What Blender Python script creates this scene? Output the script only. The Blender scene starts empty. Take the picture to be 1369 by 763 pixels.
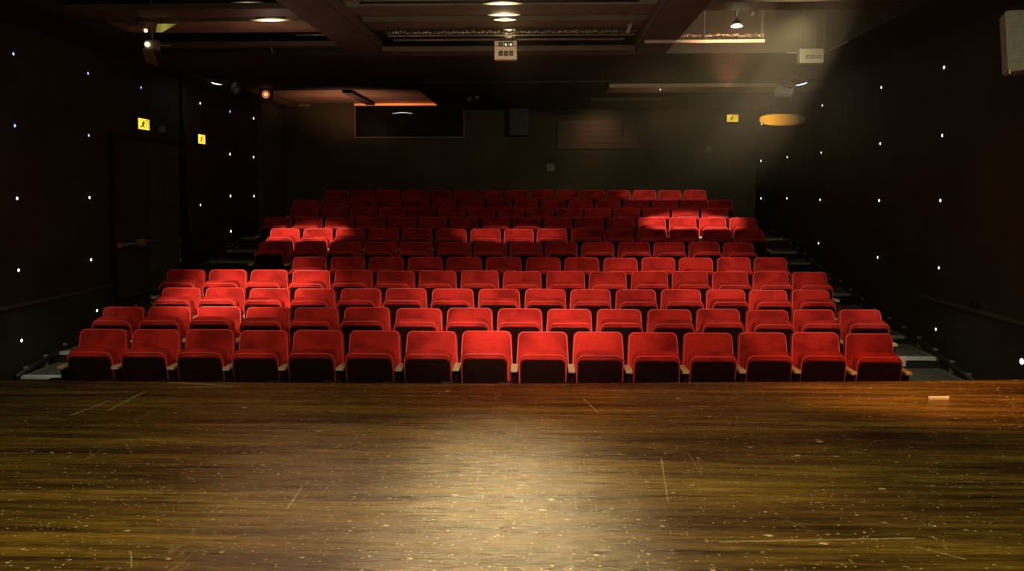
import bpy, bmesh, math, random
from mathutils import Vector, Matrix, Euler
random.seed(7)
C = bpy.context.scene.collection
PI = math.pi

# ------------------------------------------------------------------ camera
F, CX, CY, HOR, VPX, CAMH = 1150.0, 684.5, 330.0, 258.0, 724.0, 1.5
pitch = math.atan((CY - HOR) / F)
yaw = math.atan((VPX - CX) / F)
cd = bpy.data.cameras.new('camera')
cam = bpy.data.objects.new('camera', cd); C.objects.link(cam)
cd.sensor_width = 36; cd.lens = F / 1369 * 36
cd.shift_y = -(381.5 - CY) / 1369
cd.clip_end = 100
cam.location = (0, 0, CAMH)
cam.rotation_euler = Euler((PI / 2 - pitch, 0, yaw), 'XYZ')
bpy.context.scene.camera = cam
RM = cam.rotation_euler.to_matrix()

def at(px, py, Y):
    "point of the plane at depth Y that the photograph shows at px, py"
    d = RM @ Vector(((px - CX) / F, -(py - CY) / F, -1))
    t = Y / d.y
    return Vector((d.x * t, Y, CAMH + d.z * t))

def on_wall(px, py, X):
    d = RM @ Vector(((px - CX) / F, -(py - CY) / F, -1))
    t = X / d.x
    return Vector((X, d.y * t, CAMH + d.z * t))

# ------------------------------------------------------------------ materials
class NT:
    def __init__(s, name):
        s.m = bpy.data.materials.new(name); s.m.use_nodes = True
        s.t = s.m.node_tree; s.n = s.t.nodes; s.l = s.t.links
        s.b = s.n['Principled BSDF']
    def new(s, typ, **kw):
        n = s.n.new(typ)
        for k, v in kw.items(): setattr(n, k, v)
        return n
    def link(s, a, b): s.l.new(a, b)
    def setb(s, **kw):
        for k, v in kw.items():
            i = s.b.inputs[k.replace('_', ' ')]
            if isinstance(v, (int, float)): i.default_value = v
            elif isinstance(v, tuple): i.default_value = v if len(v) == 4 else (*v, 1)
            else: s.link(v, i)
    def coord(s, which='Object', scale=(1, 1, 1)):
        c = s.new('ShaderNodeTexCoord'); mp = s.new('ShaderNodeMapping')
        mp.inputs['Scale'].default_value = scale
        s.link(c.outputs[which], mp.inputs['Vector']); return mp.outputs['Vector']
    def noise(s, vec, scale=5, detail=3, rough=.5, dist=0):
        n = s.new('ShaderNodeTexNoise')
        n.inputs['Scale'].default_value = scale; n.inputs['Detail'].default_value = detail
        n.inputs['Roughness'].default_value = rough; n.inputs['Distortion'].default_value = dist
        s.link(vec, n.inputs['Vector']); return n.outputs['Fac']
    def ramp(s, fac, stops, interp='LINEAR'):
        r = s.new('ShaderNodeValToRGB'); e = r.color_ramp.elements; r.color_ramp.interpolation = interp
        while len(e) < len(stops): e.new(.5)
        for i, (p, c) in enumerate(stops):
            e[i].position = p
            e[i].color = (c, c, c, 1) if isinstance(c, (int, float)) else (*c, 1)
        s.link(fac, r.inputs['Fac']); return r.outputs['Color']
    def math(s, op, a, b=None, c=None, clamp=False):
        n = s.new('ShaderNodeMath', operation=op); n.use_clamp = clamp
        for i, v in enumerate((a, b, c)):
            if v is None: continue
            if isinstance(v, (int, float)): n.inputs[i].default_value = v
            else: s.link(v, n.inputs[i])
        return n.outputs[0]
    def mix(s, fac, a, b, mode='MIX'):
        n = s.new('ShaderNodeMix', data_type='RGBA', blend_type=mode)
        for sock, v in ((n.inputs[0], fac), (n.inputs[6], a), (n.inputs[7], b)):
            if isinstance(v, (int, float)): sock.default_value = v
            elif isinstance(v, tuple): sock.default_value = (*v, 1)
            else: s.link(v, sock)
        return n.outputs[2]
    def bump(s, h, strength=.2, dist=.01):
        n = s.new('ShaderNodeBump'); n.inputs['Strength'].default_value = strength
        n.inputs['Distance'].default_value = dist
        s.link(h, n.inputs['Height']); s.link(n.outputs[0], s.b.inputs['Normal'])

def plain(name, col, rough=.6, metal=0, var=.25, scale=6, bump=0):
    k = NT(name); v = k.coord()
    n = k.noise(v, scale, 4)
    lo = tuple(c * (1 - var) for c in col); hi = tuple(min(1, c * (1 + var)) for c in col)
    k.setb(Base_Color=k.ramp(n, [(.3, lo), (.7, hi)]), Roughness=rough, Metallic=metal)
    if bump: k.bump(k.noise(v, scale * 12, 3), bump, .004)
    return k.m

def glow(name, col, strength, base=(.5, .5, .5)):
    k = NT(name)
    k.setb(Base_Color=base, Emission_Color=col, Emission_Strength=strength, Roughness=.4)
    return k.m

def velvet(name, c0, c1, sheen):
    k = NT(name)
    oi = k.new('ShaderNodeObjectInfo')
    tc = k.new('ShaderNodeTexCoord')
    add = k.new('ShaderNodeVectorMath', operation='MULTIPLY_ADD')
    cmb = k.new('ShaderNodeCombineXYZ')
    r = k.math('MULTIPLY', oi.outputs['Random'], 37.0)
    k.link(r, cmb.inputs[0]); k.link(r, cmb.inputs[1]); k.link(r, cmb.inputs[2])
    k.link(tc.outputs['Object'], add.inputs[0]); add.inputs[1].default_value = (1, 1, 1)
    k.link(cmb.outputs[0], add.inputs[2])
    v = add.outputs[0]
    big = k.noise(v, 3.2, 3, .5, .4)
    fine = k.noise(v, 60, 3, .6)
    base = k.ramp(big, [(.34, c0), (.58, c1)])
    fc = k.ramp(fine, [(.3, .78), (.7, 1.1)])
    k.setb(Base_Color=k.mix(1.0, base, fc, 'MULTIPLY'), Roughness=.85,
           Sheen_Weight=sheen, Sheen_Roughness=.35, Sheen_Tint=(1, .16, .12),
           Specular_IOR_Level=.15)
    k.bump(k.noise(v, 240, 2), .25, .002)
    return k.m

M = {}
M['velvet'] = velvet('red velvet', (.26, .010, .008), (.56, .026, .020), .5)
M['piping'] = velvet('velvet piping with rim sheen', (.85, .085, .07), (.95, .12, .10), 1.0)  # lighter than the seat velvet, so the rim sheen is painted in
M['vinyl'] = plain('dark seat underside', (.016, .0035, .002), .95, 0, .3, 9, .1)
M['vinyl'].node_tree.nodes['Principled BSDF'].inputs['Specular IOR Level'].default_value = .12
M['armwood'] = plain('worn armrest wood', (.52, .42, .24), .45, 0, .4, 22, .1)
M['seatmetal'] = plain('black painted steel', (.012, .011, .010), .45, .4, .2)
M['wall'] = plain('black painted wall', (.040, .033, .021), .7, 0, .25, 1.4, .15)
M['wall_back'] = plain('dark olive back wall', (.075, .070, .040), .8, 0, .25, 1.0, .1)
M['soffit'] = plain('dark brown ceiling paint', (.085, .060, .045), .75, 0, .2, 1.5, .1)
M['soffit2'] = plain('black brown cross beam', (.040, .033, .024), .8, 0, .2, 1.5, .1)
M['deck'] = plain('black ceiling deck', (.02, .016, .012), .85, 0, .2, 1.5)
M['batten'] = plain('lit brown ceiling panel', (.30, .20, .14), .6, 0, .2, 2)  # light on the boards put in as a lighter brown
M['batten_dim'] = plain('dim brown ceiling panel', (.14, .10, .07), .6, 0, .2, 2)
M['pipe'] = plain('grey steel pipe', (.45, .38, .28), .32, .7, .2, 10)
M['cable'] = plain('black cable', (.02, .018, .015), .5, 0, .2)
M['tread'] = plain('dark grey stair carpet', (.11, .105, .07), .9, 0, .3, 30, .4)
M['riser'] = plain('black riser board', (.012, .012, .011), .8)
M['nosing'] = plain('pale grey nosing strip', (.62, .64, .58), .5, 0, .15, 20, .05)
M['edge'] = plain('thin grey edge strip', (.30, .31, .27), .5, 0, .15, 20)
M['whitebox'] = plain('off white plastic', (.62, .56, .48), .45, 0, .1, 5)
M['cream'] = plain('cream enamel', (.80, .66, .50), .45, 0, .08, 5)
M['greybox'] = plain('grey enamel', (.28, .26, .20), .5, 0, .1, 5)
M['black'] = plain('black plastic', (.010, .010, .010), .4, 0, .2)
M['speaker'] = plain('grey speaker housing', (.45, .46, .40), .6, 0, .15, 20, .2)
M['panel'] = plain('brown slatted board', (.11, .07, .045), .6, 0, .2, 2)
M['rail'] = plain('brown dado rail', (.10, .08, .06), .45, 0, .2, 3)
M['chip'] = plain('pale offcut wood', (.95, .85, .62), .6, 0, .1, 30)
M['brass'] = plain('worn brass', (.55, .47, .28), .35, .7, .2, 20)
M['pinkgrey'] = plain('pinkish grey flap', (.42, .30, .27), .5, 0, .2, 8)
M['led'] = glow('white wall light', (.95, 1, .93), 3.0)
M['led_blue'] = glow('blue wall light', (.35, .42, 1), 1.6)
M['led_red'] = glow('red pilot light', (1, .12, .03), .5)
M['lamp_yellow'] = glow('yellow white lamp', (1, .86, .52), 9)
M['lamp_cool'] = glow('cool white lamp', (.72, .85, 1), 5)
M['lamp_orange'] = glow('orange lamp', (1, .28, .08), 2.2)
M['exit'] = glow('amber exit panel', (1, .62, .03), 1.6)
M['exit_dark'] = plain('dark exit pictogram', (.16, .07, .0), .6)

# glow for lamps and painted light, bright in its middle, fading to its ends
def gradient_glow(name, col, strength, axis=0, half=.3, offset=0.0, power=2.0):
    k = NT(name); tc = k.new('ShaderNodeTexCoord'); sp = k.new('ShaderNodeSeparateXYZ')
    k.link(tc.outputs['Object'], sp.inputs[0])
    d = k.math('ABSOLUTE', k.math('DIVIDE', k.math('SUBTRACT', sp.outputs[axis], offset), half))
    f = k.math('POWER', k.math('SUBTRACT', 1.0, d, clamp=True), power)
    k.setb(Base_Color=(.3, .25, .18), Emission_Color=col, Emission_Strength=k.math('MULTIPLY', f, strength), Roughness=.5)
    return k.m
M['lens'] = gradient_glow('frosted oval lens', (1, .80, .38), 8, 0, .27, 0, 3)

# glass of the booth window
k = NT('booth glass'); k.setb(Base_Color=(.006, .008, .009), Roughness=.3, Specular_IOR_Level=.15); M['glass'] = k.m
k = NT('pale window frame'); k.setb(Base_Color=(.30, .26, .20), Roughness=.5); M['winframe'] = k.m

# tinselly cable loom with glinting ties
k = NT('glinting cable loom'); v = k.coord()
n = k.noise(v, 55, 2, .7)
k.setb(Base_Color=k.ramp(n, [(.50, (.06, .045, .03)), (.60, (.9, .75, .55))]), Roughness=.3, Metallic=.3)
k.bump(n, .6, .01); M['loom'] = k.m

# stage boards
k = NT('worn stage boards')
tc = k.new('ShaderNodeTexCoord'); obj = tc.outputs['Object']
sp = k.new('ShaderNodeSeparateXYZ'); k.link(obj, sp.inputs[0])
def mapped(scale, loc=(0, 0, 0), rot=0):
    m = k.new('ShaderNodeMapping'); m.inputs['Scale'].default_value = scale
    m.inputs['Location'].default_value = loc; m.inputs['Rotation'].default_value = (0, 0, rot)
    k.link(obj, m.inputs['Vector']); return m.outputs['Vector']
streak = k.noise(mapped((.38, 6.5, 1)), 1.6, 9, .68, .15)
streak2 = k.noise(mapped((1.2, 26, 1), (3, 1, 0)), 1.7, 5, .65)
patch = k.noise(mapped((.35, .9, 1), (5, 2, 0)), 1.3, 4, .5)
fineg = k.noise(mapped((7, 110, 1)), 1.5, 6, .75)
base = k.ramp(streak, [(.30, (.022, .014, .008)), (.44, (.080, .053, .016)), (.58, (.18, .125, .030)), (.75, (.30, .22, .07))])
base = k.mix(.55, base, k.ramp(streak2, [(.30, .35), (.5, .95), (.72, 1.5)]), 'MULTIPLY')
stain = k.noise(mapped((.22, 1.9, 1), (2, 8, 0)), 1.5, 5, .6)
base = k.mix(.8, base, k.ramp(stain, [(.36, (.28, .20, .26)), (.46, (.85, .8, .8)), (.6, (1.2, 1.2, 1.1))]), 'MULTIPLY')
base = k.mix(.75, base, k.ramp(patch, [(.34, (.50, .34, .34)), (.48, (1, .92, .75)), (.64, (1.45, 1.45, .85))]), 'MULTIPLY')
base = k.mix(.8, base, k.ramp(fineg, [(.32, .25), (.5, .9), (.68, 2.0)]), 'MULTIPLY')
spn = k.noise(mapped((40, 90, 1)), 1.0, 3, .7)
# plaster-white specks
def specks(scale, thr, loc, mask_thr):
    vo = k.new('ShaderNodeTexVoronoi'); vo.inputs['Scale'].default_value = scale
    k.link(mapped((.7, 1, 1), loc), vo.inputs['Vector'])
    dot = k.math('LESS_THAN', k.math('ADD', vo.outputs['Distance'], k.math('MULTIPLY', k.math('SUBTRACT', spn, .5), thr * 3.0)), thr)
    sc = k.new('ShaderNodeSeparateColor'); k.link(vo.outputs['Color'], sc.inputs[0])
    return k.math('MULTIPLY', dot, k.math('LESS_THAN', sc.outputs[0], mask_thr))
s1 = specks(13, .10, (0, 0, 0), .30)
s2 = specks(34, .16, (2, 5, 0), .22)
s4 = specks(60, .22, (4, 1, 0), .16)
s3 = specks(6, .075, (7, 3, 0), .3)
sp_all = k.math('MAXIMUM', k.math('MAXIMUM', s1, k.math('MAXIMUM', s2, s4)), s3)
# dashes of scraped paint
vd = k.new('ShaderNodeTexVoronoi'); vd.inputs['Scale'].default_value = 9; k.link(mapped((.22, 3.4, 1), (1, 1, 0), .03), vd.inputs['Vector'])
sc = k.new('ShaderNodeSeparateColor'); k.link(vd.outputs['Color'], sc.inputs[0])
dash = k.math('MULTIPLY', k.math('LESS_THAN', vd.outputs['Distance'], .05), k.math('LESS_THAN', sc.outputs[1], .34))
# long fine scratches
def wav(rot, scale, loc, thr):
    n = k.noise(mapped((scale, .12, 1), loc, rot), 1.0, 2, .5, .4)
    a = k.math('ABSOLUTE', k.math('SUBTRACT', n, .5))
    m = k.noise(mapped((1, 1, 1), (loc[1], loc[0], 0)), 1.2, 2)
    return k.math('MULTIPLY', k.math('LESS_THAN', a, thr), k.math('GREATER_THAN', m, .57))
scr = k.math('MAXIMUM', wav(.5, 2.2, (0, 3, 0), .0012), k.math('MAXIMUM', wav(-.9, 1.9, (4, 0, 0), .0012), wav(-.15, 2.4, (9, 7, 0), .0012)))
# individual scratches seen on the boards: (x1,y1,x2,y2,width,strength)
def seg(p, q, w):
    ax, ay = p; bx, by = q; L2 = (bx - ax) ** 2 + (by - ay) ** 2
    dx = k.math('SUBTRACT', sp.outputs[0], ax); dy = k.math('SUBTRACT', sp.outputs[1], ay)
    t = k.math('DIVIDE', k.math('ADD', k.math('MULTIPLY', dx, bx - ax), k.math('MULTIPLY', dy, by - ay)), L2, clamp=True)
    ex = k.math('SUBTRACT', dx, k.math('MULTIPLY', t, bx - ax)); ey = k.math('SUBTRACT', dy, k.math('MULTIPLY', t, by - ay))
    d = k.math('SQRT', k.math('ADD', k.math('MULTIPLY', ex, ex), k.math('MULTIPLY', ey, ey)))
    return k.math('LESS_THAN', d, w)
def floor_pt(px, py):
    d = RM @ Vector(((px - CX) / F, -(py - CY) / F, -1)); t = -CAMH / d.z
    return (d.x * t, d.y * t)
segs = None
for (a, b, w) in [((962, 724), (1222, 719), .006), ((1225, 731), (1290, 747), .005), ((228, 511), (298, 515), .018),
                  ((238, 518), (312, 516), .012), ((95, 555), (145, 536), .010), ((145, 548), (196, 522), .010),
                  ((780, 533), (800, 552), .005), ((884, 612), (893, 670), .0035), ((175, 738), (176, 758), .003),
                  ((384, 680), (404, 650), .004)]:
    s_ = seg(floor_pt(*a), floor_pt(*b), w)
    segs = s_ if segs is None else k.math('MAXIMUM', segs, s_)
rag = k.ramp(k.noise(mapped((9, 40, 1)), 2.0, 4, .7), [(.38, .1), (.52, 1)])
segs = k.math('MULTIPLY', segs, rag)
col = k.mix(k.math('MULTIPLY', sp_all, .9), base, (.75, .62, .40))
col = k.mix(k.math('MULTIPLY', dash, .5), col, (.50, .38, .18))
col = k.mix(k.math('MULTIPLY', scr, .25), col, (.45, .33, .18))
col = k.mix(k.math('MULTIPLY', segs, .55), col, (.72, .62, .42))
k.setb(Base_Color=col, Roughness=k.ramp(streak2, [(.3, .20), (.7, .36)]), Specular_IOR_Level=.38)
k.bump(fineg, .35, .005)
M['stage'] = k.m

# ------------------------------------------------------------------ mesh helpers
def obj(name, bm, mat, parent=None, smooth=False, loc=None):
    me = bpy.data.meshes.new(name)
    bmesh.ops.recalc_face_normals(bm, faces=bm.faces)
    if smooth:
        for f in bm.faces: f.smooth = True
    bm.to_mesh(me); bm.free()
    for m_ in (mat if isinstance(mat, (list, tuple)) else [mat]): me.materials.append(m_)
    o = bpy.data.objects.new(name, me); C.objects.link(o)
    if parent: o.parent = parent
    if loc: o.location = loc
    return o

def box(bm, x0, x1, y0, y1, z0, z1, bev=0, mat=0):
    r = bmesh.ops.create_cube(bm, size=1)
    vs = r['verts']
    for v in vs:
        v.co = Vector(((x0 + x1) / 2 + v.co.x * (x1 - x0), (y0 + y1) / 2 + v.co.y * (y1 - y0), (z0 + z1) / 2 + v.co.z * (z1 - z0)))
    fs = set(f for v in vs for f in v.link_faces)
    for f in fs: f.material_index = mat
    if bev:
        es = list({e for v in vs for e in v.link_edges})
        bmesh.ops.bevel(bm, geom=es, offset=bev, segments=2, profile=.6, affect='EDGES')

def BX(*a, **k_):
    bm = bmesh.new(); box(bm, *a, **k_); return bm

def tube(bm, pts, r, n=8, closed=False):
    pts = [Vector(p) for p in pts]; rings = []
    N = len(pts)
    for i, p in enumerate(pts):
        a = pts[(i - 1) % N] if (closed or i > 0) else p
        b = pts[(i + 1) % N] if (closed or i < N - 1) else p
        t = (b - a).normalized()
        up = Vector((0, 0, 1)) if abs(t.z) < .9 else Vector((0, 1, 0))
        u = t.cross(up).normalized(); w = t.cross(u)
        rings.append([bm.verts.new(p + (u * math.cos(2 * PI * j / n) + w * math.sin(2 * PI * j / n)) * r) for j in range(n)])
    for i in range(N if closed else N - 1):
        A, B = rings[i], rings[(i + 1) % N]
        if closed and i == N - 1:
            # find the best rotation for the seam
            k0 = min(range(n), key=lambda q: (A[0].co - B[q].co).length)
            dirn = 1 if (A[1].co - B[(k0 + 1) % n].co).length < (A[1].co - B[(k0 - 1) % n].co).length else -1
            B = [B[(k0 + dirn * j) % n] for j in range(n)]
        for j in range(n): bm.faces.new((A[j], A[(j + 1) % n], B[(j + 1) % n], B[j]))
    if not closed: bm.faces.new(rings[0]); bm.faces.new(rings[-1])

def cyl(bm, c, r, h, axis='Z', n=16, r2=None):
    m = Matrix.Translation(c)
    if axis == 'Y': m = m @ Matrix.Rotation(PI / 2, 4, 'X')
    if axis == 'X': m = m @ Matrix.Rotation(PI / 2, 4, 'Y')
    bmesh.ops.create_cone(bm, cap_ends=True, segments=n, radius1=r, radius2=r if r2 is None else r2, depth=h, matrix=m)

def rounded(wt, wb, h, rt, rb, n=6):
    "closed outline in (x,z), z 0..h, top width wt, bottom width wb, corner radii"
    pts = []
    for (cx, cz, r, a0) in ((wb / 2 - rb, rb, rb, -90), (wt / 2 - rt, h - rt, rt, 0), (-wt / 2 + rt, h - rt, rt, 90), (-wb / 2 + rb, rb, rb, 180)):
        for j in range(n + 1):
            a = math.radians(a0 + 90 * j / n)
            pts.append((cx + r * math.cos(a), cz + r * math.sin(a)))
    return pts

def pad(outline, th, r, bulge, crown=0.0):
    "an upholstered slab: outline in xz, thickness along y, rounded rims, front (towards -y) bulging"
    bm = bmesh.new()
    cx = 0; cz = sum(p[1] for p in outline) / len(outline)
    zs = [p[1] for p in outline]; w = max(abs(p[0]) for p in outline); hh = (max(zs) - min(zs)) / 2; cz = (max(zs) + min(zs)) / 2
    def ring(inset, y):
        out = []
        for (x, z) in outline:
            sx = (w - inset) / w; sz = (hh - inset) / hh
            out.append(bm.verts.new((x * sx, y(x * sx, z) if callable(y) else y, cz + (z - cz) * sz)))
        return out
    rings = []
    for a in (90, 60, 30, 0):                     # back rim
        rings.append(ring(r * (1 - math.cos(math.radians(a))), th / 2 - r + r * math.sin(math.radians(a))))
    for a in (0, 30, 60, 90):
        rings.append(ring(r * (1 - math.cos(math.radians(a))), -(th / 2 - r) - r * math.sin(math.radians(a))))
    for (f, b) in ((.25, .45), (.5, .8), (.75, .97)):
        rings.append(ring(r + (hh - r) * f * .98, -th / 2 - bulge * b))
    for A, B in zip(rings, rings[1:]):
        n = len(A)
        for j in range(n): bm.faces.new((A[j], A[(j + 1) % n], B[(j + 1) % n], B[j]))
    bm.faces.new(rings[0]); bm.faces.new(rings[-1])
    return bm

def tilt(bm, ang, off):
    bmesh.ops.transform(bm, matrix=Matrix.Translation(off) @ Matrix.Rotation(ang, 4, 'X'), verts=bm.verts)
    return bm

def tag(o, label, cat, group=None):
    o['label'] = label; o['category'] = cat
    if group: o['group'] = group
    return o

def thing(name, label, cat, loc=(0, 0, 0), group=None):
    o = bpy.data.objects.new(name, None); C.objects.link(o); o.location = loc; o.empty_display_size = .1
    return tag(o, label, cat, group)

def struct(name, bm, mat, **k_):
    o = obj(name, bm, mat, **k_); o['kind'] = 'structure'; return o

def copy_tree(o, parent=None):
    c = o.copy(); C.objects.link(c); c.parent = parent
    for ch in list(o.children): copy_tree(ch, c)
    return c

# ------------------------------------------------------------------ room shell
XL, XR, YB, ZS, ZD = -5.75, 4.62, 18.8, 3.33, 4.25
struct('wall_left', BX(XL - .2, XL, -2, YB + .2, -.9, 4.8), M['wall'])
struct('wall_right', BX(XR, XR + .2, -2, YB + .2, -.9, 4.8), M['wall'])
struct('wall_back', BX(XL, XR, YB, YB + .2, -.9, 4.8), M['wall_back'])
struct('wall_stage', BX(XL, XR, -2.2, -2.0, -.9, 4.8), M['wall'])
struct('floor', BX(XL, XR, -2, YB, -.95, -.75), M['riser'])
struct('ceiling', BX(XL, XR, -2, YB, ZD, ZD + .15), M['deck'])

# stage slab with a gently bowed front edge
bm = bmesh.new(); top = []; bot = []
def floor_pt(px, py):
    d = RM @ Vector(((px - CX) / F, -(py - CY) / F, -1)); t = -CAMH / d.z
    return (d.x * t, d.y * t)
EDGE = [floor_pt(*q) for q in ((-60, 507.8), (40, 508.7), (180, 509.8), (360, 511.3), (560, 512.4), (700, 512.6), (880, 511.6), (1050, 510.2), (1200, 509.4), (1369, 507.2), (1500, 505))]
def edgeY(X):
    for (a, b) in zip(EDGE, EDGE[1:]):
        if a[0] <= X <= b[0]: return a[1] + (b[1] - a[1]) * (X - a[0]) / (b[0] - a[0])
    return EDGE[0][1] if X < EDGE[0][0] else EDGE[-1][1]
xs = [XL + (XR - XL) * i / 40 for i in range(41)]
vt = [(x, edgeY(x)) for x in xs]
loop = [(XL, -2.0)] + vt + [(XR, -2.0)]
T = [bm.verts.new((x, y, 0)) for x, y in loop]; B = [bm.verts.new((x, y, -.05)) for x, y in loop]
bm.faces.new(T); bm.faces.new(B)
for i in range(len(loop)):
    j = (i + 1) % len(loop); bm.faces.new((T[i], T[j], B[j], B[i]))
o = struct('floor_stage', bm, M['stage'])
bm = bmesh.new()
for i in range(40):
    a, b = vt[i], vt[i + 1]
    q = [bm.verts.new(p) for p in ((a[0], a[1] - .06, -.05), (b[0], b[1] - .06, -.05), (b[0], b[1] - .06, -.75), (a[0], a[1] - .06, -.75))]
    bm.faces.new(q)
struct('trim_stage_front', bm, M['riser'])

# ceiling beams and soffits (undersides at ZS, open coffers between)
struct('ceiling_beam_left', BX(-2.53, -2.08, 3, 11.5, ZS, ZD), M['soffit'])
struct('ceiling_beam_right', BX(1.22, 1.62, 3, 11.5, ZS, ZD), M['soffit'])
struct('ceiling_soffit_left', BX(XL, -4.95, 3, 11.5, ZS, ZD), M['deck'])
struct('ceiling_soffit_right', BX(3.70, XR, 3, 11.5, ZS, ZD), M['soffit2'])
struct('ceiling_cross_beam', BX(XL, XR, 11.5, 14.2, ZS, ZD), M['soffit2'])
struct('ceiling_rear_left', BX(-5.30, -2.15, 16.35, YB, 3.46, ZD), M['batten'])
struct('ceiling_rear_soffit', BX(-5.30, -2.15, 14.2, 16.35, 3.452, ZD), M['soffit2'])
struct('ceiling_rear_right', BX(-2.15, XR, 14.2, YB, 3.30, ZD), M['soffit2'])
struct('ceiling_rear_edge', BX(XL, -5.30, 14.2, YB, 3.34, ZD), M['soffit'])
struct('ceiling_front_beam', BX(XL, XR, 2.6, 3.0, 3.6, ZD), M['soffit2'])
# dark rib across the lit rear coffer
p0 = at(458, 121, 16.4); p1 = at(470, 121, 16.4)
struct('ceiling_rear_rib', BX(p0.x, p1.x, 16.36, YB, 3.40, 3.459), M['soffit2'])
# coffer frame lip around the middle coffer
bm = bmesh.new()
box(bm, -2.08, -2.03, 5, 11.45, ZS + .03, ZS + .10); box(bm, 1.17, 1.22, 5, 11.45, ZS + .03, ZS + .10); box(bm, -2.08, 1.22, 11.40, 11.499, ZS + .0, ZS + .10)
struct('trim_1', bm, M['batten_dim'])
bm = bmesh.new(); tube(bm, [(3.70 - .01, 10.7, ZS - .005), (3.69, 11.48, ZS - .005), (3.2, 11.48, ZS - .005)], .009)
struct('trim_2', bm, M['greybox'])

# ceiling battens seen in the left and middle coffers
def batten(x0, x1, yn, yf, z, mat, label):
    o = obj('ceiling_panel', BX(x0, x1, yn, yf, z, z + .06), mat); tag(o, label, 'ceiling panel'); 
    return o
def zrow(py, Y): return at(700, py, Y).z
batten(-4.95, -2.53, 9.75, 10.42, zrow(41, 10.42), M['batten'], 'widest lit brown ceiling board in the left ceiling recess')
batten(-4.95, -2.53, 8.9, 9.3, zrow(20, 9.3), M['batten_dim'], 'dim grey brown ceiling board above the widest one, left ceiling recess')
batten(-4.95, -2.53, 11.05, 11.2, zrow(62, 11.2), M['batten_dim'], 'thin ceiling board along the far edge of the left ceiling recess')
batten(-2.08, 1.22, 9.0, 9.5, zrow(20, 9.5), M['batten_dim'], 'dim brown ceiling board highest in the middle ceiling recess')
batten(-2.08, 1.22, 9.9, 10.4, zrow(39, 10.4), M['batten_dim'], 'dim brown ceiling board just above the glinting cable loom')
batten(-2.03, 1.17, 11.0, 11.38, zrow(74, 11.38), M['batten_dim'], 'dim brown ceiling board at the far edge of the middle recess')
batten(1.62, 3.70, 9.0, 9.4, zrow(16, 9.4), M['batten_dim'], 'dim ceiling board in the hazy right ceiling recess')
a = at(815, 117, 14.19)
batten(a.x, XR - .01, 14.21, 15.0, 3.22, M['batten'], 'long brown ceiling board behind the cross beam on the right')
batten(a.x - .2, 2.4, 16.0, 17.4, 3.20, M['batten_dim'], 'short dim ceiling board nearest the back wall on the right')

# ------------------------------------------------------------------ seating tiers
S = [74.2, 67.5, 62.3, 57.2, 52.65, 48.6, 45.4, 42.3, 40.1, 37.9, 35.0]
YR = [1150 * .53 / s for s in S]
rows_px = [
 [141.4,211.6,283.2,354.8,427.1,502.1,577.8,651,725.5,799.4,872.2,945.5,1018,1088.2,1159.2],
 [168.2,229.5,295,360.5,424.8,491.6,560.7,628.5,695.1,761,827.5,894.1,959,1024.2,1086,1148.3],
 [245,303,362.2,422.7,483.5,543.6,605.8,667.5,729.2,789.2,849.7,909.5,969.2,1025.9,1082.3],
 [250,306.6,361.3,417.6,473.8,530,585.7,641.8,698.2,756,812.2,867.7,921.6,975,1029,1080.7],
 [415.4,466,517.1,568.9,620.7,673.5,726.3,777.5,829.2,879.5,929.4,980.3,1029],
 [368.4,416,462.5,509.8,557.1,608,655.7,703.5,750.4,799,847.2,894,940.8,986.4],
 [382,426.1,469.3,513.5,558.3,603.6,649.5,693.8,738,783.6,827.4,870.9,914,958,1000.8],
 [372.8,413.6,454.4,496,538.4,579.2,620.9,663.3,704.5,746,787.7,830.0,871,912.2,952.1,992.5],
 [407.8,447.4,486,525,564.5,604.2,643.6,682.9,722,761,799,838,877,915.7,955],
 [409,446,483,520,557,594,631,667.8,703.5,739.5,776,813,850,888.5,926.2,962],
 [451,485.5,519.7,553.9,588.1,622.3,656.5,690.7,724.9,759,793,827,861.3,895.2,928.5]]
tops = [441, 411, 385, 361.3, 343.5, 323, 305.5, 290.5, 277.3, 267, 254]
seatZ = []
for i in range(11):
    mid = rows_px[i][len(rows_px[i]) // 2]
    seatZ.append(at(mid, tops[i], YR[i]).z - .905)
ordinals = ['first', 'second', 'third', 'fourth', 'fifth', 'sixth', 'seventh', 'eighth', 'ninth', 'tenth', 'eleventh', 'twelfth', 'thirteenth', 'fourteenth', 'fifteenth', 'sixteenth']
for i in range(11):
    y0 = 7.35 if i == 0 else YR[i - 1] + .07
    y1 = YB - .001 if i == 10 else YR[i] + .07
    z = seatZ[i]
    root = obj('seating_tier', BX(XL + .001, XR - .001, y0, y1, -.75, z), [M['tread']])
    root['kind'] = 'structure'
    root['label'] = 'dark carpeted seating tier carrying the %s row of seats' % ordinals[i]
    if i > 0:
        for (xa, xb) in ((XL + .06, -4.5), (3.45, XR - .14)):
            obj('step_nosing', BX(xa, xb, y0 - .03, y0 + .035, z - .035, z + .006, bev=.006), M['nosing'] if i < 4 else M['edge'], root)
        obj('riser_board', BX(XL + .06, XR - .06, y0 - .012, y0 - .001, seatZ[i - 1] + .001, z - .036), M['riser'], root)
    for xx in (XL + .10, XR - .16):
        obj('edge_strip', BX(xx, xx + .015, y0 + .05, y1 - .04, z + .0005, z + .006), M['edge'], root)

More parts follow.
